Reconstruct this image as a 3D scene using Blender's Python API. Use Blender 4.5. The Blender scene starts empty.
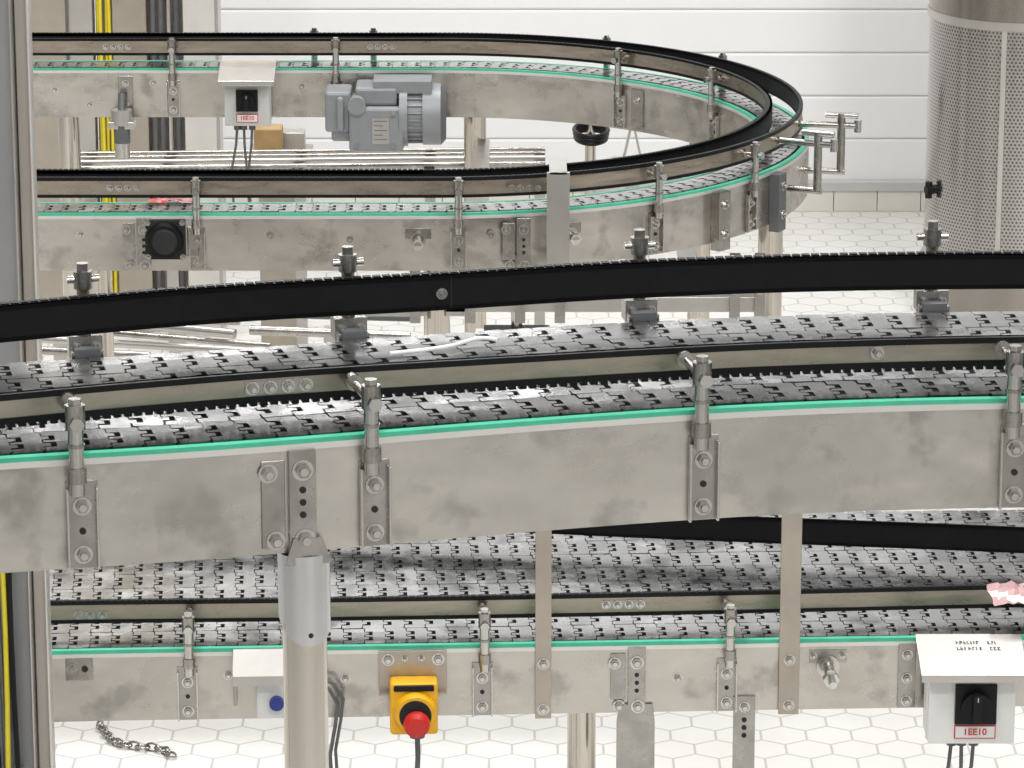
import bpy, math, random
from mathutils import Vector, Matrix
random.seed(4)
scene=bpy.context.scene
try:
    scene.view_settings.view_transform='Standard'
except Exception: pass
# ---------------- camera ----------------
F=4000.0; TH=math.atan(1104/4000.0); HC=3.1
cd=bpy.data.cameras.new('camera'); cam=bpy.data.objects.new('camera',cd); scene.collection.objects.link(cam)
cam.location=(0,0,HC); cam.rotation_euler=(math.pi/2-TH,0,0)
cd.sensor_width=36; cd.lens=F/1024*36; cd.clip_end=100
scene.camera=cam
ct,st=math.cos(TH),math.sin(TH)
def ray(px,py):
    x=(px-512)/F; u=(384-py)/F
    return (x, ct+u*st, -st+u*ct)
def G(px,py,z):
    r=ray(px,py); k=(z-HC)/r[2]; return (r[0]*k,r[1]*k)
def V(px,py,Y):
    r=ray(px,py); k=Y/r[1]; return (r[0]*k,HC+r[2]*k)
def proj(p):
    h=HC-p[2]; d=p[1]*ct+h*st; u=-h*ct+p[1]*st
    return (512+F*p[0]/d, 384-F*u/d)
# ---------------- materials ----------------
def mat(name,col,metal=0,rough=.5,var=0,vscale=8,stretch=None,bump=0,bscale=60,spec=None,rvar=0,dark=None,dthr=.6,bdist=.002):
    m=bpy.data.materials.new(name); m.use_nodes=True; nt=m.node_tree; b=nt.nodes['Principled BSDF']
    b.inputs['Base Color'].default_value=(*col,1); b.inputs['Metallic'].default_value=metal; b.inputs['Roughness'].default_value=rough
    if spec is not None: b.inputs['Specular IOR Level'].default_value=spec
    tc=nt.nodes.new('ShaderNodeTexCoord')
    src=tc.outputs['Object']
    if stretch:
        mp=nt.nodes.new('ShaderNodeMapping'); mp.inputs['Scale'].default_value=stretch; nt.links.new(src,mp.inputs[0]); src2=mp.outputs[0]
    else: src2=src
    if var or rvar:
        n=nt.nodes.new('ShaderNodeTexNoise'); n.inputs['Scale'].default_value=vscale; n.inputs['Detail'].default_value=6; n.inputs['Roughness'].default_value=.6
        nt.links.new(src2,n.inputs['Vector'])
        if var:
            cr=nt.nodes.new('ShaderNodeValToRGB'); cr.color_ramp.elements[0].position=.3; cr.color_ramp.elements[1].position=.7
            cr.color_ramp.elements[0].color=(*[c*(1-var) for c in col],1); cr.color_ramp.elements[1].color=(*[min(1,c*(1+var*.5)) for c in col],1)
            nt.links.new(n.outputs['Fac'],cr.inputs[0]); out=cr.outputs[0]
            if dark:
                n2=nt.nodes.new('ShaderNodeTexNoise'); n2.inputs['Scale'].default_value=dark[1]; n2.inputs['Detail'].default_value=8; nt.links.new(src,n2.inputs['Vector'])
                r2=nt.nodes.new('ShaderNodeValToRGB'); r2.color_ramp.elements[0].position=dthr; r2.color_ramp.elements[1].position=dthr+.12
                r2.color_ramp.elements[0].color=(0,0,0,1); r2.color_ramp.elements[1].color=(1,1,1,1); nt.links.new(n2.outputs['Fac'],r2.inputs[0])
                mx=nt.nodes.new('ShaderNodeMix'); mx.data_type='RGBA'; mx.inputs[7].default_value=(*[c*dark[0] for c in col],1)
                nt.links.new(r2.outputs[0],mx.inputs[0]); nt.links.new(out,mx.inputs[6]); out=mx.outputs[2]
            nt.links.new(out,b.inputs['Base Color'])
        if rvar:
            mr=nt.nodes.new('ShaderNodeMapRange'); mr.inputs[3].default_value=rough-rvar; mr.inputs[4].default_value=rough+rvar; mr.inputs[1].default_value=.3; mr.inputs[2].default_value=.7
            nt.links.new(n.outputs['Fac'],mr.inputs[0]); nt.links.new(mr.outputs[0],b.inputs['Roughness'])
    if bump:
        n3=nt.nodes.new('ShaderNodeTexNoise'); n3.inputs['Scale'].default_value=bscale; nt.links.new(src2,n3.inputs['Vector'])
        bp=nt.nodes.new('ShaderNodeBump'); bp.inputs['Strength'].default_value=bump; bp.inputs['Distance'].default_value=bdist
        nt.links.new(n3.outputs['Fac'],bp.inputs['Height']); nt.links.new(bp.outputs[0],b.inputs['Normal'])
    return m
M={}
M['steel']=mat('stainless_sheet',(.60,.565,.515),.92,.30,.20,6,(1,1,1.5),rvar=.10,dark=(.68,13),dthr=.55,bump=.35,bscale=7,bdist=.012)
M['brk']=mat('stainless_bracket',(.42,.40,.37),.97,.25,.25,25,rvar=.08)
M['bolt']=mat('bolt_steel',(.62,.60,.57),1,.18,.1,60)
M['rail']=mat('rail_steel',(.42,.365,.30),.92,.30,.2,12,(1,1,4),rvar=.06,bump=.3,bscale=6,bdist=.01)
M['black']=mat('black_plastic',(.006,.006,.007),0,.45,.3,40,spec=.25)
M['green']=mat('green_wear_strip',(.07,.47,.30),0,.4,.15,30)
M['link']=mat('chain_link_steel',(.50,.50,.50),.93,.25,.35,14,rvar=.1,dark=(.36,8),dthr=.54)
M['linkd']=mat('shaded_chain_link_steel',(.27,.27,.27),.93,.25,.4,16,rvar=.1,dark=(.40,9),dthr=.52)  # darker link steel: shade and black-rail reflection put into the colour
M['pit']=mat('dark_pit',(.02,.02,.02),.2,.7,.3,20)
M['white']=mat('white_plastic',(.74,.74,.72),0,.35,.05,20)
M['motor']=mat('motor_paint',(.25,.26,.27),.1,.42,.12,14)
M['motord']=mat('motor_dark',(.12,.125,.13),.1,.45,.12,14)
M['yellow']=mat('yellow_plastic',(.85,.45,.01),0,.4,.08,30)
M['red']=mat('red_plastic',(.60,.02,.015),0,.35,.08,30)
M['pink']=mat('pink_film',(.75,.45,.46),0,.25,.2,30)
M['pink'].node_tree.nodes['Principled BSDF'].inputs['Alpha'].default_value=.65
M['cyel']=mat('yellow_cable',(.75,.62,.03),0,.5,.1,30)
M['cgrey']=mat('grey_cable',(.12,.12,.125),0,.5,.2,30)
M['tan']=mat('tan_board',(.42,.27,.12),0,.6,.2,20)
M['beige']=mat('beige_steel',(.46,.41,.35),.75,.36,.12,8)
M['col']=mat('grey_column',(.36,.36,.36),.75,.4,.1,4)
M['colb']=mat('beige_column',(.46,.42,.37),.3,.4,.1,4)
M['tube']=mat('polished_tube',(.64,.59,.52),1,.16,.08,10,(1,1,.2))
M['blue']=mat('blue_plastic',(.02,.04,.25),0,.4,.1,30)
M['wcable']=mat('white_cable',(.85,.85,.82),0,.4,.03,30)
M['frame']=mat('frame_steel',(.54,.52,.49),.85,.32,.12,8)
M['lip']=mat('beam_lip_steel',(.76,.74,.70),.6,.35,.06,8)
M['cover']=mat('post_cover_steel',(.68,.68,.68),.9,.24,.08,8)
# ---------------- builder ----------------
class B:
    def __init__(s,name,parent=None,bevel=0):
        s.name=name; s.v=[]; s.f=[]; s.m=[]; s.sm=[]; s.mats=[]; s.parent=parent; s.bevel=bevel
    def mi(s,k):
        if k not in s.mats: s.mats.append(k)
        return s.mats.index(k)
    def add(s,vs,fs,k,smooth=False):
        o=len(s.v); s.v+= [tuple(p) for p in vs]; i=s.mi(k)
        for f in fs: s.f.append([a+o for a in f]); s.m.append(i); s.sm.append(smooth)
    def obox(s,P,A,Bv,C,k):
        P,A,Bv,C=map(Vector,(P,A,Bv,C))
        vs=[P,P+A,P+A+Bv,P+Bv,P+C,P+A+C,P+A+Bv+C,P+Bv+C]
        fs=[[0,3,2,1],[4,5,6,7],[0,1,5,4],[1,2,6,5],[2,3,7,6],[3,0,4,7]]
        if A.cross(Bv).dot(C)<0: fs=[f[::-1] for f in fs]
        s.add(vs,fs,k)
    def box(s,x0,x1,y0,y1,z0,z1,k): s.obox((x0,y0,z0),(x1-x0,0,0),(0,y1-y0,0),(0,0,z1-z0),k)
    def fbox(s,fr,t0,t1,o0,o1,z0,z1,k):
        P,T,O=fr; s.obox(P+T*t0+O*o0+Vector((0,0,z0)),T*(t1-t0),O*(o1-o0),Vector((0,0,z1-z0)),k)
    def cyl(s,a,b,r,k,n=18,r2=None,smooth=True):
        a,b=Vector(a),Vector(b); d=(b-a).normalized(); r2=r if r2 is None else r2
        q=Vector((0,0,1)) if abs(d.z)<.9 else Vector((1,0,0)); e1=d.cross(q).normalized(); e2=d.cross(e1)
        A=[a+(e1*math.cos(t)+e2*math.sin(t))*r for t in [2*math.pi*i/n for i in range(n)]]
        C=[b+(e1*math.cos(t)+e2*math.sin(t))*r2 for t in [2*math.pi*i/n for i in range(n)]]
        s.add(A+C,[[i,i+n,(i+1)%n+n,(i+1)%n][::-1] for i in range(n)],k,smooth)
        s.add(A,[list(range(n))],k); s.add(C,[list(range(n))[::-1]],k)
    def tube(s,pts,r,k,n=10,closed=False):
        pts=[Vector(p) for p in pts]; N=len(pts); rings=[]
        prev=None
        for i,p in enumerate(pts):
            if closed: d=(pts[(i+1)%N]-pts[i-1]).normalized()
            else: d=(pts[min(i+1,N-1)]-pts[max(i-1,0)]).normalized()
            if prev is None:
                q=Vector((0,0,1)) if abs(d.z)<.9 else Vector((1,0,0)); e1=d.cross(q).normalized()
            else: e1=(prev-d*prev.dot(d)).normalized()
            prev=e1; e2=d.cross(e1)
            rings.append([p+(e1*math.cos(2*math.pi*j/n)+e2*math.sin(2*math.pi*j/n))*r for j in range(n)])
        vs=[q for rg in rings for q in rg]; fs=[]
        for i in range(N if closed else N-1):
            a=i*n; b=((i+1)%N)*n
            for j in range(n): fs.append([a+j,a+(j+1)%n,b+(j+1)%n,b+j])
        s.add(vs,fs,k,True)
        if not closed:
            s.add(rings[0],[list(range(n))[::-1]],k); s.add(rings[-1],[list(range(n))],k)
    def sweep(s,path,z0,z1,d0,d1,k):
        L=offset(path,d0); R=offset(path,d1); vs=[]; fs=[]
        for a,b in zip(L,R): vs+=[(a[0],a[1],z0),(b[0],b[1],z0),(b[0],b[1],z1),(a[0],a[1],z1)]
        for i in range(len(L)-1):
            o=i*4; q=o+4
            for j in range(4): fs.append([o+j,q+j,q+(j+1)%4,o+(j+1)%4])
        fs.append([3,2,1,0]); n=(len(L)-1)*4; fs.append([n,n+1,n+2,n+3])
        s.add(vs,fs,k)
    def bolt(s,P,O,r=.009,stud=True,k='bolt'):
        P=Vector(P); O=Vector(O).normalized()
        s.cyl(P,P+O*.0018,r*1.15,k,16); s.cyl(P+O*.0018,P+O*.0075,r*.82,'brk' if k=='bolt' else k,6,smooth=False)
        if stud: s.cyl(P+O*.0075,P+O*.011,r*.45,k,10)
    def plate(s,fr,pts,o0,o1,k):
        P,T,O=fr; n=len(pts)
        A=[P+T*t+O*o0+Vector((0,0,z)) for t,z in pts]; C=[P+T*t+O*o1+Vector((0,0,z)) for t,z in pts]
        s.add(A+C,[list(range(n)),list(range(n,2*n))[::-1]]+[[i,(i+1)%n,(i+1)%n+n,i+n] for i in range(n)],k)
    def shell(s,fr,tc_,w,ztop,zbot,rb,o0,bul,k,n=20):
        # bulged tongue-shaped cover: curved front, rounded lower end
        P,T,O=fr; vs=[]; rows=8
        for i in range(n+1):
            a=-1+2*i/n; q=math.sqrt(max(0,1-a*a)); zb=zbot-rb*q
            for j in range(rows+1):
                z=ztop+(zb-ztop)*j/rows
                vs.append(P+T*(tc_+w*a)+O*(o0+bul*q)+Vector((0,0,z)))
        m_=rows+1; N=len(vs); back=[v-O*.003 for v in vs]
        fs=[[i*m_+j,i*m_+j+1,(i+1)*m_+j+1,(i+1)*m_+j] for i in range(n) for j in range(rows)]
        s.add(vs,fs,k,True); s.add(back,[f[::-1] for f in fs],k,True)
        edge=[i*m_+rows for i in range(n+1)]
        s.add([vs[e] for e in edge]+[back[e] for e in edge],[[i,i+n+1,i+n+2,i+1] for i in range(n)],k)
        edge=[i*m_ for i in range(n+1)]
        s.add([vs[e] for e in edge]+[back[e] for e in edge],[[i,i+1,i+n+2,i+n+1] for i in range(n)],k)
    def make(s):
        me=bpy.data.meshes.new(s.name); me.from_pydata(s.v,[],s.f)
        for k in s.mats: me.materials.append(M[k])
        me.polygons.foreach_set('material_index',s.m); me.polygons.foreach_set('use_smooth',s.sm); me.update()
        ob=bpy.data.objects.new(s.name,me); scene.collection.objects.link(ob)
        if s.parent: ob.parent=s.parent
        if s.bevel:
            md=ob.modifiers.new('bevel','BEVEL'); md.width=s.bevel; md.segments=2; md.limit_method='ANGLE'; md.angle_limit=math.radians(45)
        return ob
def empty(name):
    e=bpy.data.objects.new(name,None); scene.collection.objects.link(e); return e
def normals(p):
    out=[]
    for i in range(len(p)):
        a=p[max(i-1,0)]; b=p[min(i+1,len(p)-1)]
        dx,dy=b[0]-a[0],b[1]-a[1]; l=math.hypot(dx,dy); out.append((-dy/l,dx/l))
    return out
def offset(p,d): return [(a[0]+n[0]*d,a[1]+n[1]*d) for a,n in zip(p,normals(p))]
def resample(p,step):
    out=[p[0]]; acc=0
    for a,b in zip(p,p[1:]):
        l=math.hypot(b[0]-a[0],b[1]-a[1]); 
        if l<1e-9: continue
        t=step-acc
        while t<=l:
            out.append((a[0]+(b[0]-a[0])*t/l,a[1]+(b[1]-a[1])*t/l)); t+=step
        acc=l-(t-step)
    return out
def catmull(P,n=20):
    out=[]
    for i in range(len(P)-1):
        p0=P[max(i-1,0)];p1=P[i];p2=P[i+1];p3=P[min(i+2,len(P)-1)]
        for j in range(n):
            t=j/n; out.append(tuple(.5*((2*p1[k])+(-p0[k]+p2[k])*t+(2*p0[k]-5*p1[k]+4*p2[k]-p3[k])*t*t+(-p0[k]+3*p1[k]-3*p2[k]+p3[k])*t**3) for k in range(2)))
    out.append(P[-1]); return out
def smooth(p,it):
    p=list(p)
    for _ in range(it): p=[p[0]]+[((p[i-1][0]+2*p[i][0]+p[i+1][0])/4,(p[i-1][1]+2*p[i][1]+p[i+1][1])/4) for i in range(1,len(p)-1)]+[p[-1]]
    return p
def pxpath(pts,z,step=.015): return smooth(resample(catmull([G(a,b,z) for a,b in pts]),step),60)
def at_px(path,z,px,side=-1):
    best=min(range(1,len(path)-1),key=lambda i:abs(proj((path[i][0],path[i][1],z))[0]-px))
    a,b=path[best-1],path[best+1]; T=Vector((b[0]-a[0],b[1]-a[1],0)).normalized(); N=Vector((-T.y,T.x,0))
    P=Vector((path[best][0],path[best][1],z))
    e=proj(P)[0]-px; P=P-T*(e*P.y*1.04/F)
    return (P,T,N*side)
PITCH=.0381
def links(b,path,z,d,w,k='link'):
    c=resample(offset(path,d),PITCH/4); N=(len(c)-1)//4; h=w/2; g=.0008
    poly=[(g,-h),(PITCH-g-.003,-h),(PITCH-g,-h+.004),(PITCH-g,-.021),(PITCH+.008,-.019),(PITCH+.008,-.009),(PITCH-g,-.007),(PITCH-g,.007),(PITCH+.008,.009),(PITCH+.008,.019),(PITCH-g,.021),
          (PITCH-g,h-.004),(PITCH-g-.003,h),(g,h),(g,.0240),(.0150,.0235),(.0150,.0045),(g,.0040),(g,-.0040),(.0150,-.0045),(.0150,-.0235),(g,-.0240)]
    n=len(poly)
    for i in range(N):
        a=c[i*4]; e=c[i*4+4]; T=Vector((e[0]-a[0],e[1]-a[1],0)).normalized(); Nn=Vector((-T.y,T.x,0)); P=Vector((a[0],a[1],z))
        dz=random.uniform(-.0004,.0003); tl=random.uniform(-.010,.010); tu=random.uniform(-.018,.018)
        top=[P+T*u+Nn*v+Vector((0,0,dz+tl*v+tu*(u-.02))) for u,v in poly]; bot=[p-Vector((0,0,.003)) for p in top]
        b.add(top+bot,[list(range(n))]+[[j,j+n,(j+1)%n+n,(j+1)%n] for j in range(n)],k)
def railsweep(b,path,z,h,prod,teeth=None,lip=.006):
    if prod>0: db=(.003,.009); ds=(0,.003); dl=(-.0015,.009)
    else: db=(-.009,-.003); ds=(-.003,0); dl=(-.009,.0015)
    b.sweep(path,z,z+h,*db,'black'); b.sweep(path,z+lip,z+h-lip,*ds,'rail')
    b.sweep(path,z,z+lip,*dl,'black'); b.sweep(path,z+h-lip,z+h,*dl,'black')
    if teeth:
        c=resample(path,.0125)
        for i in range(len(c)-1):
            T=Vector((c[i+1][0]-c[i][0],c[i+1][1]-c[i][1],0)).normalized(); fr=(Vector((c[i][0],c[i][1],z)),T,Vector((T.y,-T.x,0)))
            if 'b' in teeth: b.fbox(fr,0,.0085,-.010,.002,-.004,.0005,'black')
            if 't' in teeth: b.fbox(fr,0,.0100,-.008,.001,h-.0005,h+.0015,'black')
def bracket(b,fr,rd,rz,rodtop=.07,bot=-.137,w=.0185,sk=0):
    P,T,O=fr; up=Vector((0,0,1))
    b.fbox(fr,-w,w,.003,.0055,bot,-.032,'brk')
    b.fbox(fr,-w,-w+.003,.0055,.014,bot,-.040,'bolt'); b.fbox(fr,w-.003,w,.0055,.014,bot,-.040,'bolt')
    for z in (bot+.017,-.062): b.bolt(P+O*.0055+up*z,O,.0095)
    b.cyl(P+O*.0055+up*(bot+.045),P+O*.007+up*(bot+.045),.004,'pit',10)
    o=.017; R=P+O*o+T*sk
    b.cyl(R+up*-.045,R+up*(rodtop-.012),.0088,'bolt'); b.cyl(R+up*-.030,R+up*-.012,.0115,'brk')
    b.cyl(R+up*.012,R+up*.016,.0105,'brk')
    b.cyl(R+up*(rodtop-.034),R+up*(rodtop-.006),.0115,'brk'); b.cyl(R+up*(rodtop-.006),R+up*(rodtop+.001),.008,'bolt',6,smooth=False)
    z=rz
    b.cyl(R+O*.020+up*z,R-O*(rd+o-.0)+up*z,.0055,'bolt',12); b.cyl(R+O*.012+up*z,R+O*.022+up*z,.0085,'bolt',6,smooth=False)
    b.cyl(P-O*(rd-.012)+T*sk+up*z,P-O*(rd)+T*sk+up*z,.010,'brk')
def halfpair(b,fr,z0=-.14,z1=-.01):
    P,T,O=fr; up=Vector((0,0,1))
    b.fbox(fr,-.036,-.008,.003,.006,z0+.012,z1-.012,'brk'); b.fbox(fr,-.004,.028,.003,.010,z0,z1,'brk')
    for t,z in ((-.028,-.038),(-.020,-.12)): b.bolt(P+T*t+O*.006+up*z,O,.010)
    for t,z in ((.012,-.036),(.014,-.12)): b.bolt(P+T*t+O*.010+up*z,O,.011)
    for z in (-.06,-.075,-.09): b.cyl(P+T*.012+O*.010+up*z,P+T*.012+O*.0112+up*z,.004,'pit',10)
def railbolts(b,path,z,px,n=4,sp=.0215,side=-1):
    fr=at_px(path,z,px,side); P,T,O=fr
    b.fbox(fr,-.009,sp*(n-1)+.009,.0,.0012,-.008,.008,'brk')
    for i in range(n): b.bolt(P+T*(i*sp)+O*.0012,O,.0072)

# =============== FRONT CONVEYOR ===============
ZF=1.81
fp=pxpath([(-220,474),(0,457),(150,449),(300,438),(500,422),(700,408),(850,401),(1024,397),(1240,395)],ZF)
r1=pxpath([(-220,446),(0,425),(150,411),(300,399),(500,387),(700,375),(850,369),(1024,365),(1240,364)],ZF+.02)
r2=pxpath([(-220,362),(0,341),(220,321),(440,309),(600,298),(800,290),(1024,287),(1240,288)],ZF+.03)
E1=empty('curved_chain_conveyor')
b=B('side_beams',E1)
NS=5; SP=.080; W=.014+NS*SP+.004
def beams(b,path,z,W,h=.137,fargreen=True,gt=.001):
    for d0,s in ((0,1),(W,-1)):
        b.sweep(path,z-h,z-.013,min(d0,d0+s*-.003),max(d0,d0+s*-.003),'steel')
        b.sweep(path,z-.013,z-.006,min(d0+s*.004,d0+s*-.0055),max(d0+s*.004,d0+s*-.0055),'lip')
        b.sweep(path,z-h,z-h+.003,min(d0,d0+s*.025),max(d0,d0+s*.025),'steel')
        if s>0 or fargreen: b.sweep(path,z-.006,z+gt,min(d0+s*-.0035,d0+s*.008),max(d0+s*-.0035,d0+s*.008),'green')
    b.sweep(path,z-.03,z-.02,.006,W-.006,'pit')
beams(b,fp,ZF,W,fargreen=False,gt=-.0005); b.make()
b=B('link_chain',E1)
for i in range(NS): links(b,fp,ZF,.014+SP*(i+.5),SP-.002,'linkd' if i==0 else 'link')  # nearest strand takes the link steel with painted-in shade
b.make()
b=B('near_guide_rail',E1); railsweep(b,r1,ZF+.02,.036,1,'b',.0075); railbolts(b,r1,ZF+.038,252); railbolts(b,r1,ZF+.04,877,1); b.make()
b=B('far_guide_rail',E1); railsweep(b,r2,ZF+.03,.0455,-1,'t'); 
fr=at_px(r2,ZF+.052,440); b.bolt(fr[0]+fr[2]*.009,fr[2],.0065); 
b.fbox(fr,.012,.0135,.0088,.0094,-.02,.021,'pit'); b.make()
b=B('rail_brackets',E1,bevel=.0008)
for px in (80,373,703,1016):
    fr=at_px(fp,ZF,px); bracket(b,fr,.075,.043,rodtop=.068,sk=-.006)
for px in (88,355,645,935):
    fr=at_px(offset(fp,W),ZF,px,1); P,T,O=fr; up=Vector((0,0,1))
    b.fbox(fr,-.017,.017,.003,.006,-.12,-.005,'brk'); b.fbox(fr,-.020,.020,.004,.03,-.012,.006,'brk')
    R=P+O*.035
    b.fbox(fr,-.021,.021,.02,.046,-.006,.022,'brk'); b.fbox(fr,-.016,.016,.0,.02,-.002,.010,'motord')
    for t in (-.012,.012): b.bolt(P+T*t+O*.02+up*.008,-O,.006)
    b.cyl(R+up*-.02,R+up*.082,.0085,'brk'); b.cyl(R+up*.080,R+up*.102,.012,'brk'); b.cyl(R+up*.102,R+up*.112,.008,'bolt',6,smooth=False)
    b.cyl(R+up*.091-T*.02,R+up*.091+T*.02,.0055,'bolt',12); b.cyl(R+up*.06,R+up*.06-O*.012,.005,'bolt',12)
b.make()
b=B('post_bracket',E1,bevel=.0008)
fr=at_px(fp,ZF,290); halfpair(b,fr,-.142,-.012); b.make()
b=B('support_post',E1)
P,T,O=at_px(fp,ZF,303); frp=(P,T,O); up=Vector((0,0,1))
C=P+T*.003+O*(-.019)
pts=[(-.026,-.150),(-.016,-.118),(.018,-.118),(.030,-.150)]; b.plate(frp,pts[::-1],.0105,.0135,'brk')
b.shell(frp,.002,.031,-.140,-.220,.030,-.012,.030,'cover')
b.cyl(C+up*-.155,C+up*-.140,.031,'brk',32)
b.cyl((C.x,C.y,0),C+up*-.150,.0262,'tube',40); b.cyl((C.x,C.y,0),(C.x,C.y,.012),.06,'frame',24)
b.cyl(P+T*.002+O*.017+up*-.236,P+T*.002+O*.019+up*-.236,.003,'pit',10)
for px in (1180,-160):
    Q,_,_=at_px(offset(fp,.2),ZF,px); b.cyl((Q.x,Q.y,0),(Q.x,Q.y,ZF-.137),.0265,'tube',24)
b.make()
b=B('white_cable',None)
pts=[G(390,355,ZF+.004),G(420,352,ZF+.004),G(450,346,ZF+.006),G(478,340,ZF+.004),G(497,341,ZF+.004)]
pts=catmull(pts,8); b.tube([(p[0],p[1],ZF+.006) for p in pts],.0028,'wcable',8); b.make()

# =============== LOWER CONVEYOR ===============
ZL=.73
lp=pxpath([(-60,654),(100,650),(300,647),(500,644),(800,639),(1024,636),(1300,633)],ZL)
lr=pxpath([(-60,626),(100,623),(300,621),(500,618),(800,612),(1024,607),(1300,604)],ZL+.02)
lr2=pxpath([(100,512),(400,525),(560,533),(720,540),(850,545),(1024,552),(1300,566)],ZL+.03)
E2=empty('wide_chain_conveyor')
NL=9; SL=.084; WL=.014+NL*SL+.004
b=B('side_beams',E2); beams(b,lp,ZL,WL,.134,False); b.make()
b=B('link_chain',E2)
for i in range(NL): links(b,lp,ZL,.014+SL*(i+.5),SL-.002)
b.make()
b=B('near_guide_rail',E2); railsweep(b,lr,ZL+.02,.042,1,'t',.007); railbolts(b,lr,ZL+.036,78,3,.022); railbolts(b,lr,ZL+.042,606,4,.021); b.make()
b=B('far_guide_rail',E2); railsweep(b,lr2,ZL+.03,.05,-1); b.make()
b=B('rail_brackets',E2,bevel=.0008)
for px in (187,482,727): bracket(b,at_px(lp,ZL,px),.07,.045,rodtop=.072,bot=-.134,sk=.004)
b.make()
b=B('beam_fittings',E2,bevel=.0008)
fr=at_px(lp,ZL,76); P,T,O=fr
b.fbox(fr,-.02,.03,.003,.006,-.055,-.012,'brk'); b.bolt(P+T*-.008+O*.006+up*-.033,O,.009); b.cyl(P+T*.015+O*.006+up*-.033,P+T*.015+O*.0075+up*-.033,.006,'pit')
fr=at_px(lp,ZL,630); P,T,O=fr; halfpair(b,fr,-.12,-.008)
fr=at_px(lp,ZL,636); pts=[(-.03,-.118),(.03,-.118),(.034,-.15),(.034,-.24)]+[(.034*math.cos(math.pi*i/8),-.24-.034*math.sin(math.pi*i/8)) for i in range(1,8)]+[(-.034,-.24),(-.034,-.15)]
b.plate(fr,pts[::-1],.006,.009,'brk')
fr=at_px(lp,ZL,745); b.fbox(fr,-.02,.02,.004,.009,-.26,-.105,'brk'); b.bolt(fr[0]+fr[2]*.009+up*-.125,fr[2],.009)
for z in (-.15,-.165,-.18): b.cyl(fr[0]+fr[2]*.009+up*z,fr[0]+fr[2]*.0105+up*z,.0045,'pit')
fr=at_px(lp,ZL,828); P,T,O=fr
b.fbox(fr,-.034,.034,.003,.005,-.045,-.02,'brk'); b.cyl(P+O*.003+up*-.05,P+O*.012+up*-.05,.021,'bolt',24); b.cyl(P+O*.01+up*-.05,P+O*.05+up*-.056,.010,'brk'); b.cyl(P+O*.05+up*-.056,P+O*.064+up*-.058,.015,'bolt',6,smooth=False); b.cyl(P+O*.064+up*-.058,P+O*.085+up*-.06,.007,'bolt')
b.bolt(P+T*-.027+O*.005+up*-.03,O,.006); b.bolt(P+T*.027+O*.005+up*-.03,O,.006)
for px,z in ((678,-.07),(228,-.05),(345,-.06)):
    fr=at_px(lp,ZL,px); b.bolt(fr[0]+fr[2]*.003+up*z,fr[2],.008)
fr=at_px(lp,ZL,905); P,T,O=fr; b.fbox(fr,-.012,.020,.003,.008,-.132,-.01,'brk')
for z in (-.03,-.075,-.118): b.bolt(P+T*.004+O*.008+up*z,O,.009)
b.make()
b=B('hanging_bars',E2,bevel=.0008)
for px,w in ((543,.0145),(789,.0185)):
    fr=at_px(lp,ZL,px); P,T,O=fr
    b.fbox(fr,-w,w,.006,.012,-.140,.30,'beige'); b.fbox(fr,-w,w,-.75,.012,.28,.286,'beige')
    for z in (-.122,-.035): b.bolt(P+O*.012+up*z,O,.0095); b.cyl(P+O*0+up*z,P+O*.006+up*z,.009,'brk')
b.make()
b=B('support_posts',E2)
for px in (582,1100,-20):
    Q,_,_=at_px(offset(lp,.10),ZL,px); b.cyl((Q.x,Q.y,0),(Q.x,Q.y,ZL-.134),.0265,'tube',28); b.cyl((Q.x,Q.y,0),(Q.x,Q.y,.012),.055,'frame',24)
    Q,_,_=at_px(offset(lp,.66),ZL,px); b.cyl((Q.x,Q.y,0),(Q.x,Q.y,ZL-.134),.0265,'tube',28)
b.make()

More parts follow.
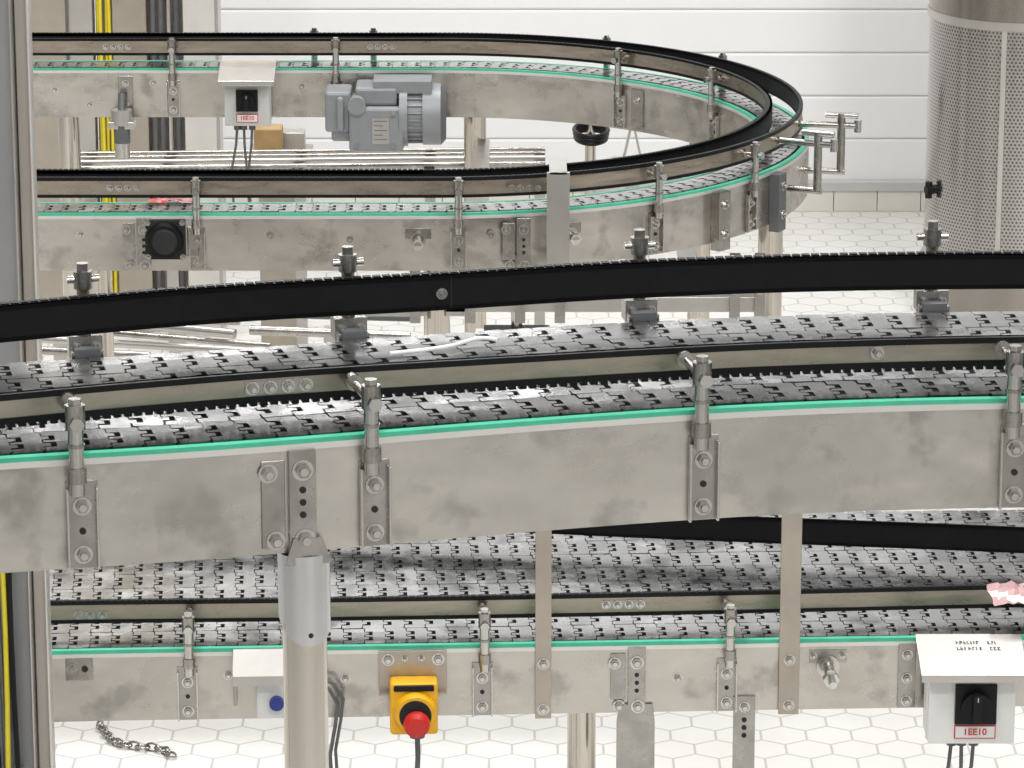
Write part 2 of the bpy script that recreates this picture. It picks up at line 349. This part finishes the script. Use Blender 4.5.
def text(body,loc,size,parent,colmat,rot=(math.pi/2,0,0)):
    c=bpy.data.curves.new('label_text','FONT'); c.body=body; c.size=size; c.align_x='CENTER'; c.align_y='CENTER'; c.extrude=.0002; c.offset=size*.02
    o=bpy.data.objects.new('label_text',c); scene.collection.objects.link(o); o.location=loc; o.rotation_euler=rot; c.materials.append(M[colmat]); o.parent=parent
def isolator(name,cx,zt,yf,w,h,dep,hoodw,cables=True,cdx=0,body='white'):
    E=empty(name); b=B('enclosure',E,bevel=.004)
    b.box(cx-w/2,cx+w/2,yf,yf+dep,zt-h,zt,body); b.box(cx-w/2-.002,cx+w/2+.002,yf+.03,yf+.034,zt-h-.002,zt+.001,body); b.make()
    b=B('switch',E,bevel=.002); kx=cx+cdx; kz=zt-h*.42; q=w*.24
    b.box(kx-q,kx+q,yf-.008,yf+.001,kz-q,kz+q,'black'); b.cyl((kx,yf-.006,kz),(kx,yf-.024,kz),q*.72,'black',28)
    b.box(kx-q*.22,kx+q*.22,yf-.038,yf-.02,kz-q*.7,kz+q*.7,'black'); b.box(kx-.0012,kx+.0012,yf-.0385,yf-.037,kz+q*.4,kz+q*.65,'frame')
    b.make()
    b=B('label',E); lz=zt-h*.82; lw=w*.24; lh=h*.095
    b.box(kx-lw,kx+lw,yf-.0025,yf+.0005,lz-lh,lz+lh,'red'); b.box(kx-lw+.002,kx+lw-.002,yf-.0035,yf-.002,lz-lh+.002,lz+lh-.002,'white'); b.make()
    text('1EE10',(kx,yf-.0038,lz),lh*1.35,E,'red')
    b=B('hood',E,bevel=.0008)
    b.obox((cx-hoodw/2,yf-.03,zt+.006),(hoodw,0,0),(0,dep+.035,.035),(0,0,.002),'frame')
    b.obox((cx-hoodw/2,yf-.03,zt-.006),(hoodw,0,0),(0,0,.014),(0,.002,0),'frame')
    b.box(cx-w/2,cx+w/2,yf+dep,yf+dep+.004,zt-h,zt+.04,'frame'); b.make()
    if cables:
        b=B('cables',E)
        for dx,bx in ((-.03,-.02),(-.012,.004),(.01,-.014)):
            x=cx+dx; z=zt-h; y=yf+dep/2
            b.cyl((x,y,z),(x,y,z-.018),.009,'cgrey',12)
            pts=[Vector((x,y,z-.01)),Vector((x+bx*.2,y,z-.06)),Vector((x+bx,y+.03,z-.14)),Vector((x+bx,y+.1,z-.26))]
            b.tube(pts,.0035,'cgrey',8)
        b.make()
    return E
fr=at_px(lp,ZL,972); Yf=fr[0].y-.12
x0,zt=V(930,674,Yf); x1,zb=V(1014,744,Yf)
Ei=isolator('isolator_switch',(x0+x1)/2,zt,Yf,x1-x0,zt-zb,.09,.19,cdx=.006)
b=B('hood_marking',Ei)
cx=(x0+x1)/2
for r in range(2):
    xx=cx-.025
    for i in range(12):
        w=random.choice([.003,.004,.005]); y=Yf+.045+.018*r
        zz=zt+.0085+(y-(Yf-.03))*.035/.125
        if i not in (7,8):
            for q in range(3): b.obox((xx,y+q*.0035,zz+q*.00098),(w*random.choice([.5,1]),0,0),(0,.002,.00056),(0,0,.0004),'cgrey')
        xx+=w+.0022
b.make()
Ee=empty('emergency_stop_button')
fr=at_px(lp,ZL,413); P,T,O=fr
b=B('mounting_plate',Ee,bevel=.001); b.fbox(fr,-.062,.060,.010,.013,-.085,-.006,'beige'); b.fbox(fr,-.062,.060,.013,.03,-.085,-.082,'beige')
for t in (-.045,.045):
    b.bolt(P+T*t+O*.013+up*-.022,O,.010)
    b.cyl(P+T*t+up*-.02,P+T*t+O*.010+up*-.02,.006,'bolt')
for t in (-.015,.015): b.bolt(P+T*t+O*.013+up*-.02,O,.005)
b.make()
b=B('yellow_housing',Ee,bevel=.006)
b.fbox(fr,-.043,.043,.013,.060,-.150,-.052,'yellow')
b.make()
b=B('collar',Ee,bevel=.002)
C=P+O*.06+up*-.106+T*.002
b.cyl(C,C+O*.020,.040,'yellow',32,r2=.035); b.cyl(C+O*.019,C+O*.0205,.029,'pit',32)
b.fbox(fr,-.036,.036,.056,.064,-.066,-.055,'black')
b.cyl(P+O*.035+up*-.150+T*.006,P+O*.035+up*-.162+T*.006,.014,'cgrey'); b.make()
C=C+up*-.012+T*.002
b=B('mushroom_button',Ee); b.cyl(C+O*.016,C+O*.028,.014,'red'); b.cyl(C+O*.028,C+O*.038,.024,'red',28,r2=.023)
b.cyl(C+O*.038,C+O*.044,.023,'red',28,r2=.015); b.cyl(C+O*.044,C+O*.0455,.015,'red',28,r2=.006); b.make()
b=B('cable',Ee); b.tube([P+O*.035+up*-.155+T*.006,P+O*.035+up*-.2+T*.007,P+O*.03+up*-.3+T*.002,P+O*.02+up*-.5+T*.002],.005,'cgrey'); b.make()
Es=empty('photo_sensor'); fr=at_px(lp,ZL,262); P,T,O=fr
b=B('sensor_hood',Es,bevel=.001); b.obox(P+T*-.052+O*.075+up*-.030,T*.095,-O*.072+up*.028,up*.0018,'frame'); b.fbox(fr,-.052,.043,.073,.075,-.047,-.028,'frame'); b.fbox(fr,-.052,-.045,.003,.03,-.10,-.02,'brk'); b.make()
b=B('sensor_body',Es,bevel=.002); b.fbox(fr,-.010,.048,.028,.055,-.115,-.050,'white'); b.cyl(P+T*.026+O*.055+up*-.085,P+T*.026+O*.066+up*-.085,.013,'blue',20); b.fbox(fr,-.008,.01,.0,.03,-.11,-.06,'frame'); b.make()
b=B('sensor_cable',Es); 
ps=[P+T*.085+O*.02+up*-.06,P+T*.12+O*.03+up*-.07,P+T*.135+O*.03+up*-.10,P+T*.13+O*.03+up*-.14,P+T*.12+O*.02+up*-.2,P+T*.125+O*.02+up*-.3]
b.tube(ps,.0035,'cgrey'); b.tube([p+T*.010+up*.010 for p in ps],.003,'cgrey'); b.make()
def scrap(name,P,w,d,mats,h=.018):
    b=B(name); nx,ny=10,7; vs=[]
    for j in range(ny+1):
        for i in range(nx+1):
            vs.append((P[0]+w*(i/nx-.5)+random.uniform(-.003,.003),P[1]+d*(j/ny-.5)+random.uniform(-.003,.003),P[2]+random.uniform(0,h)*math.sin(math.pi*(i+.5)/(nx+1))))
    for j in range(ny):
        for i in range(nx):
            a=j*(nx+1)+i; b.add([vs[a],vs[a+1],vs[a+nx+2],vs[a+nx+1]],[[0,1,2,3]],mats[(i+j*2)//5%len(mats)],True)
    b.make()
x,y=G(1014,597,ZL+.06); scrap('crumpled_film_wrapper',(x,y,ZL+.062),.085,.12,('pink','white','pink','pink','red'),.012)

# =============== LOOP CONVEYOR ===============
ZB=1.06; WB=.11
yn=G(300,213,ZB)[1]; yfi=G(200,68,ZB)[1]; yfo=yfi+WB; R=(yfo-yn)/2; cy=yn+R
dmid=cy*ct+(HC-ZB)*st; cx=295*dmid/F-R
lpn=[]; xs=-1.75
n=int((cx-xs)/.02)
for i in range(n): lpn.append((xs+(cx-xs)*i/n,yn))
for i in range(97):
    a=-math.pi/2+math.pi*i/96; lpn.append((cx+R*math.cos(a),cy+R*math.sin(a)))
for i in range(1,n+1): lpn.append((cx-(cx-xs)*i/n,yfo))
E3=empty('u_turn_chain_conveyor')
b=B('side_beams',E3); beams(b,lpn,ZB,WB,.134,gt=-.0005); b.make()
b=B('link_chain',E3); links(b,lpn,ZB,WB/2,.080); b.make()
b=B('outer_guide_rail',E3); railsweep(b,offset(lpn,.015),ZB+.032,.046,1,'t',.007); 
b.make()
b=B('inner_guide_rail',E3); railsweep(b,offset(lpn,.098),ZB+.032,.046,-1,'t',.007); b.make()
def near(px): return at_px(lpn[:n],ZB,px,-1)
fi=offset(lpn,WB)[n+97:]
def far(px): return at_px(fi,ZB,px,1)
fo=lpn[n+97:]
def faro(px): return at_px(fo,ZB,px,-1)
def arc(deg,inner=False):
    a=math.radians(deg); r=R-WB if inner else R
    Or=Vector((math.cos(a),math.sin(a),0)); P=Vector((cx,cy,ZB))+Or*r; T=Vector((-math.sin(a),math.cos(a),0))
    return (P,T,-Or if inner else Or)
b=B('rail_brackets',E3,bevel=.0008)
for fr in (near(197),near(458),arc(-56),arc(-36),far(175),far(340),faro(380),faro(540),arc(62),arc(38)): bracket(b,fr,.02,.055,rodtop=.085,bot=-.13)
for fr in (arc(54,True),arc(28,True)): bracket(b,fr,.015,.055,rodtop=.085,bot=-.13)
for dg in (-12,-25):
    P,T,O=arc(dg)
    b.cyl(P+O*-.02+up*.055,P+O*.13+up*.055,.008,'brk'); b.cyl(P+O*.09+up*-.06,P+O*.09+up*.085,.010,'brk'); b.cyl(P+O*.05+up*.08,P+O*.13+up*.08,.0075,'bolt'); b.cyl(P+O*.0+up*-.06,P+O*.1+up*-.06,.008,'brk')
    b.cyl(P+O*.13+up*.04,P+O*.13+up*.07,.009,'bolt')
b.make()
b=B('beam_fittings',E3,bevel=.0008)
for fr in (near(517),near(138)): halfpair(b,fr,-.12,-.01)
for px in (418,655): 
    fr=near(px) if px<450 else arc(-70); P,T,O=fr; b.fbox(fr,-.03,.03,.003,.005,-.06,-.035,'brk'); b.cyl(P+O*.003+up*-.06,P+O*.012+up*-.06,.018,'bolt'); b.cyl(P+O*.01+up*-.06,P+O*.05+up*-.065,.009,'brk'); b.cyl(P+O*.04+up*-.064,P+O*.05+up*-.065,.014,'bolt',6,smooth=False)
fr=far(118); b.fbox(fr,-.02,.02,.003,.008,-.12,-.02,'brk')
for z in (-.04,-.1): b.bolt(fr[0]+fr[2]*.008+up*z,fr[2],.008)
for px,z in ((300,-.05),(470,-.05),(55,-.06),(95,-.1),(150,-.04)): 
    fr=far(px); b.bolt(fr[0]+fr[2]*.003+up*z,fr[2],.009)
for px,z in ((80,-.05),(270,-.05),(350,-.06),(490,-.05)): 
    fr=near(px); b.bolt(fr[0]+fr[2]*.003+up*z,fr[2],.008)
fr=arc(50,True); b.fbox(fr,-.02,.02,.003,.008,-.12,-.02,'brk'); b.bolt(fr[0]+fr[2]*.008+up*-.05,fr[2],.008)
for fr in (at_px(offset(lpn,.015)[:n],ZB+.055,110),at_px(offset(lpn,.015)[:n],ZB+.055,510),at_px(offset(lpn,.098)[n+97:],ZB+.055,130,1),at_px(offset(lpn,.098)[n+97:],ZB+.055,462,1)):
    for i in range(4): b.bolt(fr[0]+fr[1]*i*.02+fr[2]*.001,fr[2],.007)
fr=near(556); b.fbox(fr,-.026,.026,.02,.026,-.115,.10,'frame')
b.cyl(fr[0]+fr[2]*.0+up*-.08,fr[0]+fr[2]*.02+up*-.08,.008,'bolt')
b.fbox(fr,-.02,.02,-.12,.026,.094,.10,'frame')
for dg in (-44,-29):
    fr=arc(dg); b.fbox(fr,-.02,.02,.003,.03,-.15,-.01,'motord' if dg==-29 else 'brk'); b.bolt(fr[0]+fr[2]*.03+up*-.04,fr[2],.01); b.bolt(fr[0]+fr[2]*.03+up*-.11,fr[2],.01)
b.make()
b=B('bearing_cap',E3,bevel=.002)
fr=near(165); P,T,O=fr; q=.046
b.fbox(fr,-q,q,.003,.012,-.06-q,-.06+q,'pit'); b.cyl(P+O*.012+up*-.06,P+O*.035+up*-.06,.042,'black',32,r2=.038); b.cyl(P+O*.035+up*-.06,P+O*.042+up*-.06,.030,'pit',32,r2=.026)
for sx in (-1,1):
    for sz in (-1,1): b.bolt(P+T*sx*q*.86+O*.012+up*(-.06+sz*q*.86),O,.006)
b.fbox((P,T,O),.05,.075,.003,.01,-.10,-.03,'brk')
b.make()
b=B('support_frame',E3,bevel=.001)
yl=yn+.05
for px,y in ((437,yl),(770,cy-.35),(100,yl),(475,yfi+.05),(70,yfi+.05),(700,yfi-.15)):
    X=(px-512)*(y*ct+2.3*st)/F
    b.cyl((X,y,0),(X,y,ZB-.134),.030,'tube',24); b.cyl((X,y,0),(X,y,.012),.06,'frame',24)
zz=.84
b.box(-.28,.58,yn+.03,yn+.07,zz-.02,zz+.015,'frame'); b.box(-1.7,-.10,yn+.03,yn+.07,zz-.03,zz,'frame')
b.box(-.1,-.06,yn+.05,yfi+.05,zz-.02,zz+.015,'frame'); b.box(.40,.44,yn+.05,cy+.45,zz-.02,zz+.015,'frame')
for px in (415,470,520,560,735,760):
    X,_=V(px,300,yn); b.box(X-.012,X+.012,yn+.005,yn+.03,.80,ZB-.10,'brk'); b.bolt((X,yn+.004,.88),(0,-1,0),.010)
b.make()
b=B('drip_tray_rails')
for py,r,k in ((151,.006,'brk'),(155,.005,'brk'),(160,.008,'frame'),(166,.009,'brk')):
    X0,Y0=G(60,py+3,.74); X1,Y1=G(545,py-2,.74); b.cyl((X0,Y0,.74),(X1,Y1,.74),r,k)
for px in (90,170,300,430,540):
    X,Y=G(px,158,.74); b.box(X-.015,X+.015,Y-.14,Y+.14,.70,.732,'brk'); b.box(X-.015,X+.015,Y-.015,Y+.015,0,.70,'frame')
b.make()
Yf=yfi-.11; x0,zt=V(224,82,Yf); x1,zb=V(270,126,Yf)
M['grybox']=mat('grey_enclosure',(.52,.52,.50),0,.4,.05,20)
isolator('isolator_switch',(x0+x1)/2,zt,Yf,x1-x0,zt-zb,.08,.15,body='grybox')
E=empty('gear_motor'); Y=yfi-.10
def X_(px,py=115,Y=Y): return V(px,py,Y)[0]
def Z_(py,px=400,Y=Y): return V(px,py,Y)[1]
b=B('gearbox',E,bevel=.008)
b.box(X_(350),X_(404),Y-.08,Y+.08,Z_(146),Z_(102),'motor'); b.box(X_(356),X_(398),Y-.055,Y+.07,Z_(102),Z_(84),'motor')
b.box(X_(326),X_(352),Y-.06,Y+.06,Z_(128),Z_(88),'motor'); b.box(X_(332),X_(352),Y-.05,Y+.03,Z_(138),Z_(120),'motor'); b.box(X_(338),X_(345),Y-.075,Y-.055,Z_(126),Z_(92),'motor')
b.make()
b=B('motor_housing',E,bevel=.001); zc=(Z_(80)+Z_(148))/2; r=.082
b.cyl((X_(358),Y-.03,Z_(100)),(X_(358),Y-.088,Z_(100)),.024,'motor',24)
b.cyl((X_(400),Y,zc),(X_(408),Y,zc),r+.004,'motor',40); b.cyl((X_(408),Y,zc),(X_(424),Y,zc),r-.010,'motor',40); b.cyl((X_(423),Y,zc),(X_(441),Y,zc),r,'motor',40); b.cyl((X_(441),Y,zc),(X_(446),Y,zc),r,'motord',40,r2=r-.014)
for i in range(24):
    a=2*math.pi*i/24; c,s=math.cos(a),math.sin(a)
    b.obox((X_(408),Y+c*(r-.012)-s*.0015,zc+s*(r-.012)-c*-.0015),(X_(424)-X_(408),0,0),(0,c*.008,s*.008),(0,-s*.003,c*.003),'motor')
b.box(X_(374),X_(432),Y-.05,Y+.05,Z_(90),Z_(78),'motor')
for px in (358,394):
    for py in (108,140): b.bolt((X_(px),Y-.08,Z_(py)),(0,-1,0),.007,k='motor')
b.make()
b=B('nameplate',E); b.box(X_(373),X_(390),Y-.082,Y-.079,Z_(138),Z_(112),'frame')
for i in range(5): z=Z_(115+i*4.6); b.box(X_(375),X_(388-i%2*4),Y-.0826,Y-.0818,z-.001,z+.001,'motord')
b.make()
b=B('shaft_mount',E); b.cyl((X_(350),Y,Z_(110)),(X_(350),yfi,Z_(110)),.03,'motord'); b.cyl((X_(380),Y,Z_(115)),(X_(380),yfi,Z_(115)),.045,'motord'); b.make()
x,y=G(170,200,ZB+.01); scrap('red_film_wrapper',(x,y+.02,ZB+.003),.10,.04,('red','pink'),.008)

b=B('coiled_hose'); X,Y=G(591,137,.45)
for k in range(3): b.tube([(X+(.05+.002*k)*math.cos(a)*1.0,Y+.11*math.sin(a),.45+.012*k) for a in [2*math.pi*i/32 for i in range(32)]],.007,'black',8,True)
b.cyl((X,Y+.11,0),(X,Y+.11,.50),.018,'tube'); b.tube([(X,Y+.11,.45),(X+.0,Y+.09,.44),(X,Y+.05,.445),(X,Y-.11,.452)],.006,'black'); b.make()
b=B('wooden_block_crate',bevel=.003); X,Y=G(268,150,.70); b.box(X-.04,X+.04,Y,Y+.08,.68,.76,'tan'); b.box(X-.012,X+.1,Y+.1,Y+.16,.67,.73,'frame'); b.box(X-.06,X+.12,Y-.02,Y+.18,.64,.68,'beige'); b.box(X-.03,X+.09,Y+.02,Y+.14,0,.64,'beige'); b.make()
b=B('filter_regulator',bevel=.002); X,Z=V(122,128,yfi-.05); y=yfi-.05
b.cyl((X,y,Z-.04),(X,y,Z+.01),.022,'cgrey'); b.cyl((X,y,Z+.01),(X,y,Z+.05),.028,'frame'); b.box(X-.035,X+.035,y-.02,y+.03,Z+.0,Z+.02,'frame'); b.cyl((X,y,Z-.08),(X,y,Z-.04),.02,'bolt'); b.cyl((X,y,Z+.04),(X,y+.02,Z+.09),.010,'motord'); b.make()
b=B('clip_stand',bevel=.001); X,Y=G(633,160,.7); b.obox((X-.03,Y,.70),(.02,0,.09),(0,.03,0),(.006,0,-.002),'frame'); b.obox((X+.02,Y,.70),(-.02,0,.09),(0,.03,0),(.006,0,.002),'frame'); b.box(X-.06,X+.06,Y-.02,Y+.05,.68,.70,'frame'); b.box(X-.02,X+.02,Y,Y+.03,0,.68,'frame'); b.make()

# =============== background frame upper left ===============
b=B('machine_frame',bevel=.002); Y=11.8
def bx(p0,p1,y0,y1,k,z0=0,z1=3.3): b.box(V(p0,40,Y)[0],V(p1,40,Y)[0],Y+y0,Y+y1,z0,z1,k)
bx(20,66,0,.1,'beige'); bx(68,92,.03,.1,'frame'); bx(112,146,.02,.12,'beige'); bx(184,216,-.03,.1,'lip'); bx(92,186,.12,.14,'beige'); bx(216,219,-.03,.1,'frame')
for p in (152,160,168,176): X=V(p,40,Y)[0]; b.cyl((X,Y+.04,0),(X,Y+.04,3.3),.009,'cgrey' if p!=168 else 'bolt')
b.make()
b=B('yellow_cable_bundle')
for i,p in enumerate((97,101,105,108)):
    X=V(p,40,Y)[0]; b.tube([(X+.004*math.sin(z*3+i*2),Y+.04-.01*(i%2),z) for z in [q*.15 for q in range(0,23)]],.0055,'cyel',8)
b.make()
# =============== left column ===============
b=B('steel_column',bevel=.002); Yc=5.9
x0=V(-60,150,Yc)[0]; x1=V(16,150,Yc)[0]; x2=V(17,150,Yc)[0]; x3=V(31,150,Yc)[0]
b.box(x0,x1,Yc,Yc+.05,0,3.4,'col'); b.box(x1-.004,x1+.0,Yc-.012,Yc+.05,0,3.4,'frame')
b.box(x2,x3,Yc+.02,Yc+.06,0,3.4,'colb'); b.box(x3-.003,x3,Yc+.012,Yc+.05,0,3.4,'lip')
b.make()
b=B('cable_bundle')
for i in range(6):
    X=V(-10+i*4.6,650,Yc-.05)[0]
    b.tube([(X+.003*math.sin(q*.9+i*1.7),Yc-.04-.006*(i%2),1.45-q*.12) for q in range(13)],.0042,['cgrey','black','cgrey','cyel','cgrey','black','frame'][i],8)
b.box(V(-20,650,Yc)[0],V(20,650,Yc)[0],Yc-.05,Yc-.001,.84,.85,'frame')
b.make()
b=B('steel_chain')
cp=[G(100,728,0),G(115,745,0),G(140,750,0),G(160,752,0),G(178,762,0)]
cp=resample(catmull(cp,10),.021)
for i in range(len(cp)-1):
    a=Vector((cp[i][0],cp[i][1],.008)); d=Vector((cp[i+1][0]-a.x,cp[i+1][1]-a.y,0)).normalized(); s=Vector((-d.y,d.x,0)) if i%2 else (Vector((-d.y,d.x,0))*.5+up*.8).normalized()
    b.tube([a+d*.016*math.cos(t)+s*.009*math.sin(t) for t in [2*math.pi*j/14 for j in range(14)]],.0028,'brk',6,True)
b.make()
b=B('pipe_rack')
for (p0,q0,p1,q1,r,z,k) in ((20,338,260,352,.010,.55,'frame'),(100,332,270,346,.008,.55,'brk'),(30,350,150,356,.010,.55,'brk'),(110,322,235,334,.012,.6,'frame'),(250,330,410,336,.012,.6,'brk'),(50,318,240,322,.008,.6,'brk'),(200,312,420,318,.010,.6,'motord')):
    X0,Y0=G(p0,q0,z);X1,Y1=G(p1,q1,z); b.cyl((X0,Y0,z),(X1,Y1,z),r,k)
for px in (60,180,330): X,Y=G(px,343,.5); b.box(X-.015,X+.015,Y-.02,Y+.02,0,.54,'frame')
b.make()
b=B('photo_sensor',bevel=.002); X,Y=G(525,345,.62)
b.box(X-.10,X+.06,Y,Y+.08,.58,.65,'black'); b.box(X-.12,X+.3,Y+.1,Y+.14,.60,.625,'white'); b.cyl((X-.02,Y+.05,.65),(X-.02,Y+.05,.71),.014,'bolt'); b.box(X-.05,X+.0,Y+.03,Y+.07,.0,.58,'frame'); b.make()

# =============== perforated tank ===============
def hexnode(nt,vec,s):
    h=(.5,.8660254,1)
    sc=nt.nodes.new('ShaderNodeVectorMath'); sc.operation='SCALE'; sc.inputs['Scale'].default_value=1/s; nt.links.new(vec,sc.inputs[0]); res=[]
    for off in ((0,0,0),(.5,.8660254,0)):
        ad=nt.nodes.new('ShaderNodeVectorMath'); ad.operation='ADD'; ad.inputs[1].default_value=off; nt.links.new(sc.outputs[0],ad.inputs[0])
        wr=nt.nodes.new('ShaderNodeVectorMath'); wr.operation='WRAP'; wr.inputs[1].default_value=h; wr.inputs[2].default_value=(-h[0],-h[1],-1); nt.links.new(ad.outputs[0],wr.inputs[0])
        o=nt.nodes.new('ShaderNodeVectorMath'); o.operation='MULTIPLY'; o.inputs[1].default_value=(1,1,0); nt.links.new(wr.outputs[0],o.inputs[0])
        ab=nt.nodes.new('ShaderNodeVectorMath'); ab.operation='ABSOLUTE'; nt.links.new(o.outputs[0],ab.inputs[0])
        d=nt.nodes.new('ShaderNodeVectorMath'); d.operation='DOT_PRODUCT'; d.inputs[1].default_value=(.5,.8660254,0); nt.links.new(ab.outputs[0],d.inputs[0])
        sp=nt.nodes.new('ShaderNodeSeparateXYZ'); nt.links.new(ab.outputs[0],sp.inputs[0])
        mx=nt.nodes.new('ShaderNodeMath'); mx.operation='MAXIMUM'; nt.links.new(d.outputs['Value'],mx.inputs[0]); nt.links.new(sp.outputs[0],mx.inputs[1]); res.append(mx)
    mn=nt.nodes.new('ShaderNodeMath'); mn.operation='MINIMUM'; nt.links.new(res[0].outputs[0],mn.inputs[0]); nt.links.new(res[1].outputs[0],mn.inputs[1])
    return mn.outputs[0]
def ramp(nt,src,p0,c0,p1,c1):
    r=nt.nodes.new('ShaderNodeValToRGB'); r.color_ramp.elements[0].position=p0; r.color_ramp.elements[1].position=p1
    r.color_ramp.elements[0].color=(*c0,1); r.color_ramp.elements[1].color=(*c1,1); nt.links.new(src,r.inputs[0]); return r.outputs[0]
m=bpy.data.materials.new('perforated_steel'); m.use_nodes=True; nt=m.node_tree; bs=nt.nodes['Principled BSDF']; bs.inputs['Metallic'].default_value=.97; bs.inputs['Roughness'].default_value=.2
tc=nt.nodes.new('ShaderNodeTexCoord'); sp=nt.nodes.new('ShaderNodeSeparateXYZ'); nt.links.new(tc.outputs['Object'],sp.inputs[0])
at=nt.nodes.new('ShaderNodeMath'); at.operation='ARCTAN2'; nt.links.new(sp.outputs[1],at.inputs[0]); nt.links.new(sp.outputs[0],at.inputs[1])
ml=nt.nodes.new('ShaderNodeMath'); ml.operation='MULTIPLY'; ml.inputs[1].default_value=.3; nt.links.new(at.outputs[0],ml.inputs[0])
cb=nt.nodes.new('ShaderNodeCombineXYZ'); nt.links.new(ml.outputs[0],cb.inputs[0]); nt.links.new(sp.outputs[2],cb.inputs[1])
hx=hexnode(nt,cb.outputs[0],.0125)
nt.links.new(ramp(nt,hx,.22,(.13,.125,.12),.30,(.46,.44,.42)),bs.inputs['Base Color'])
M['perf']=m
M['tank']=mat('tank_steel',(.34,.31,.28),1,.22,.15,6)
X,Y=G(1014,318,0); 
b=B('perforated_steel_tank'); Rr=.285
b.cyl((0,0,.20),(0,0,.955),Rr,'perf',72); b.cyl((0,0,.97),(0,0,2.2),Rr+.004,'tank',72); b.cyl((0,0,.04),(0,0,.19),Rr+.004,'tank',72); b.cyl((0,0,.18),(0,0,.205),Rr+.010,'frame',72); b.cyl((0,0,.95),(0,0,.975),Rr+.008,'frame',72); b.cyl((0,0,2.2),(0,0,2.3),Rr,'tank',72,r2=.1)
b.cyl((0,0,0.02),(0,0,.045),Rr+.012,'brk',72)
b.box(-.10,-.085,-Rr+.010,-Rr+.03,.20,.955,'frame')
for i in range(6): a=i*math.pi/3+.3; b.cyl((.24*math.cos(a),.24*math.sin(a),0),(.24*math.cos(a),.24*math.sin(a),.06),.025,'tube')
a=math.radians(200); zz=.43
b.cyl((math.cos(a)*(Rr-.02),math.sin(a)*(Rr-.02),zz),(math.cos(a)*(Rr+.03),math.sin(a)*(Rr+.03),zz),.014,'black'); b.cyl((math.cos(a)*(Rr+.02),math.sin(a)*(Rr+.02),zz-.025),(math.cos(a)*(Rr+.02),math.sin(a)*(Rr+.02),zz+.025),.011,'black')
o=b.make(); o.location=(X,Y,0)

# =============== room ===============
m=bpy.data.materials.new('hex_floor_tiles'); m.use_nodes=True; nt=m.node_tree; bs=nt.nodes['Principled BSDF']; bs.inputs['Roughness'].default_value=.35
tc=nt.nodes.new('ShaderNodeTexCoord'); hx=hexnode(nt,tc.outputs['Object'],.10)
nz=nt.nodes.new('ShaderNodeTexNoise'); nz.inputs['Scale'].default_value=1.5; nz.inputs['Detail'].default_value=5; nt.links.new(tc.outputs['Object'],nz.inputs[0])
base=ramp(nt,nz.outputs['Fac'],.3,(.66,.65,.62),.7,(.80,.79,.76))
gr=ramp(nt,hx,.465,(1,1,1),.482,(.66,.64,.61))
mx=nt.nodes.new('ShaderNodeMix'); mx.data_type='RGBA'; mx.blend_type='MULTIPLY'; mx.inputs[0].default_value=1; nt.links.new(base,mx.inputs[6]); nt.links.new(gr,mx.inputs[7]); nt.links.new(mx.outputs[2],bs.inputs['Base Color'])
M['floor']=m
M['wall']=mat('white_wall_panel',(.84,.84,.84),0,.4,.03,1.2)
M['wallback']=mat('wall_joint',(.62,.62,.62),0,.5,.03,1.2)
M['wallside']=mat('added_wall_grey',(.22,.22,.23),0,.5,.1,1.2)  # dark grey for the unseen side walls, added to darken tube reflections
M['tile']=mat('cream_tile',(.72,.69,.62),0,.35,.06,6)
M['ledge']=mat('grey_ledge',(.52,.52,.50),0,.45,.1,4)
b=B('floor'); b.box(-7,7,-3,13.6,-.1,0,'floor'); b.make()
Yw=13.5
b=B('wall_back',bevel=.006)
z=.10
b.box(-7,7,Yw+.006,Yw+.15,0,6,'wallback')
while z<5.9:
    b.box(-7,7,Yw,Yw+.05,z+.001,z+.147,'wall'); z+=.15
b.make()
b=B('added_wall_left'); b.box(-7.15,-7,-3,13.65,-.1,4.5,'wallside'); b.make()  # side walls out of view, added so tube edges reflect something dark
b=B('added_wall_right'); b.box(7,7.15,-3,13.65,-.1,4.5,'wallside'); b.make()
b=B('baseboard_back',bevel=.002)
x=-6.99
while x<6.85: b.box(x+.001,x+.149,Yw-.03,Yw+.03,0,.072,'tile'); x+=.15
b.box(-6.99,6.99,Yw-.035,Yw+.03,.072,.105,'ledge'); b.make()
# =============== lights ===============
w=bpy.data.worlds.new('world'); scene.world=w; w.use_nodes=True; nt=w.node_tree; bg=nt.nodes['Background']
tc=nt.nodes.new('ShaderNodeTexCoord'); mp=nt.nodes.new('ShaderNodeMapping'); mp.inputs['Scale'].default_value=(1,1,.6); nt.links.new(tc.outputs['Generated'],mp.inputs[0])
nz=nt.nodes.new('ShaderNodeTexNoise'); nz.inputs['Scale'].default_value=3.2; nz.inputs['Detail'].default_value=3; nt.links.new(mp.outputs[0],nz.inputs[0])
cc=ramp(nt,nz.outputs['Fac'],.42,(.10,.10,.105),.58,(1.0,1.0,1.0))
nt.links.new(cc,bg.inputs[0]); bg.inputs[1].default_value=.95
def area(name,loc,sx,sy,e,rot=(0,0,0)):
    l=bpy.data.lights.new(name,'AREA'); l.shape='RECTANGLE'; l.size=sx; l.size_y=sy; l.energy=e; l.color=(1,.99,.975)
    o=bpy.data.objects.new(name,l); scene.collection.objects.link(o); o.location=loc; o.rotation_euler=rot
area('ceiling_lamp',(-1.5,5.5,5.2),.5,3,140); area('ceiling_lamp.001',(1.8,8,5.2),.5,3,155); area('ceiling_lamp.002',(-1.2,11,5.2),3,.5,190); area('ceiling_lamp.003',(1.5,2.5,5.2),2.5,.5,130)
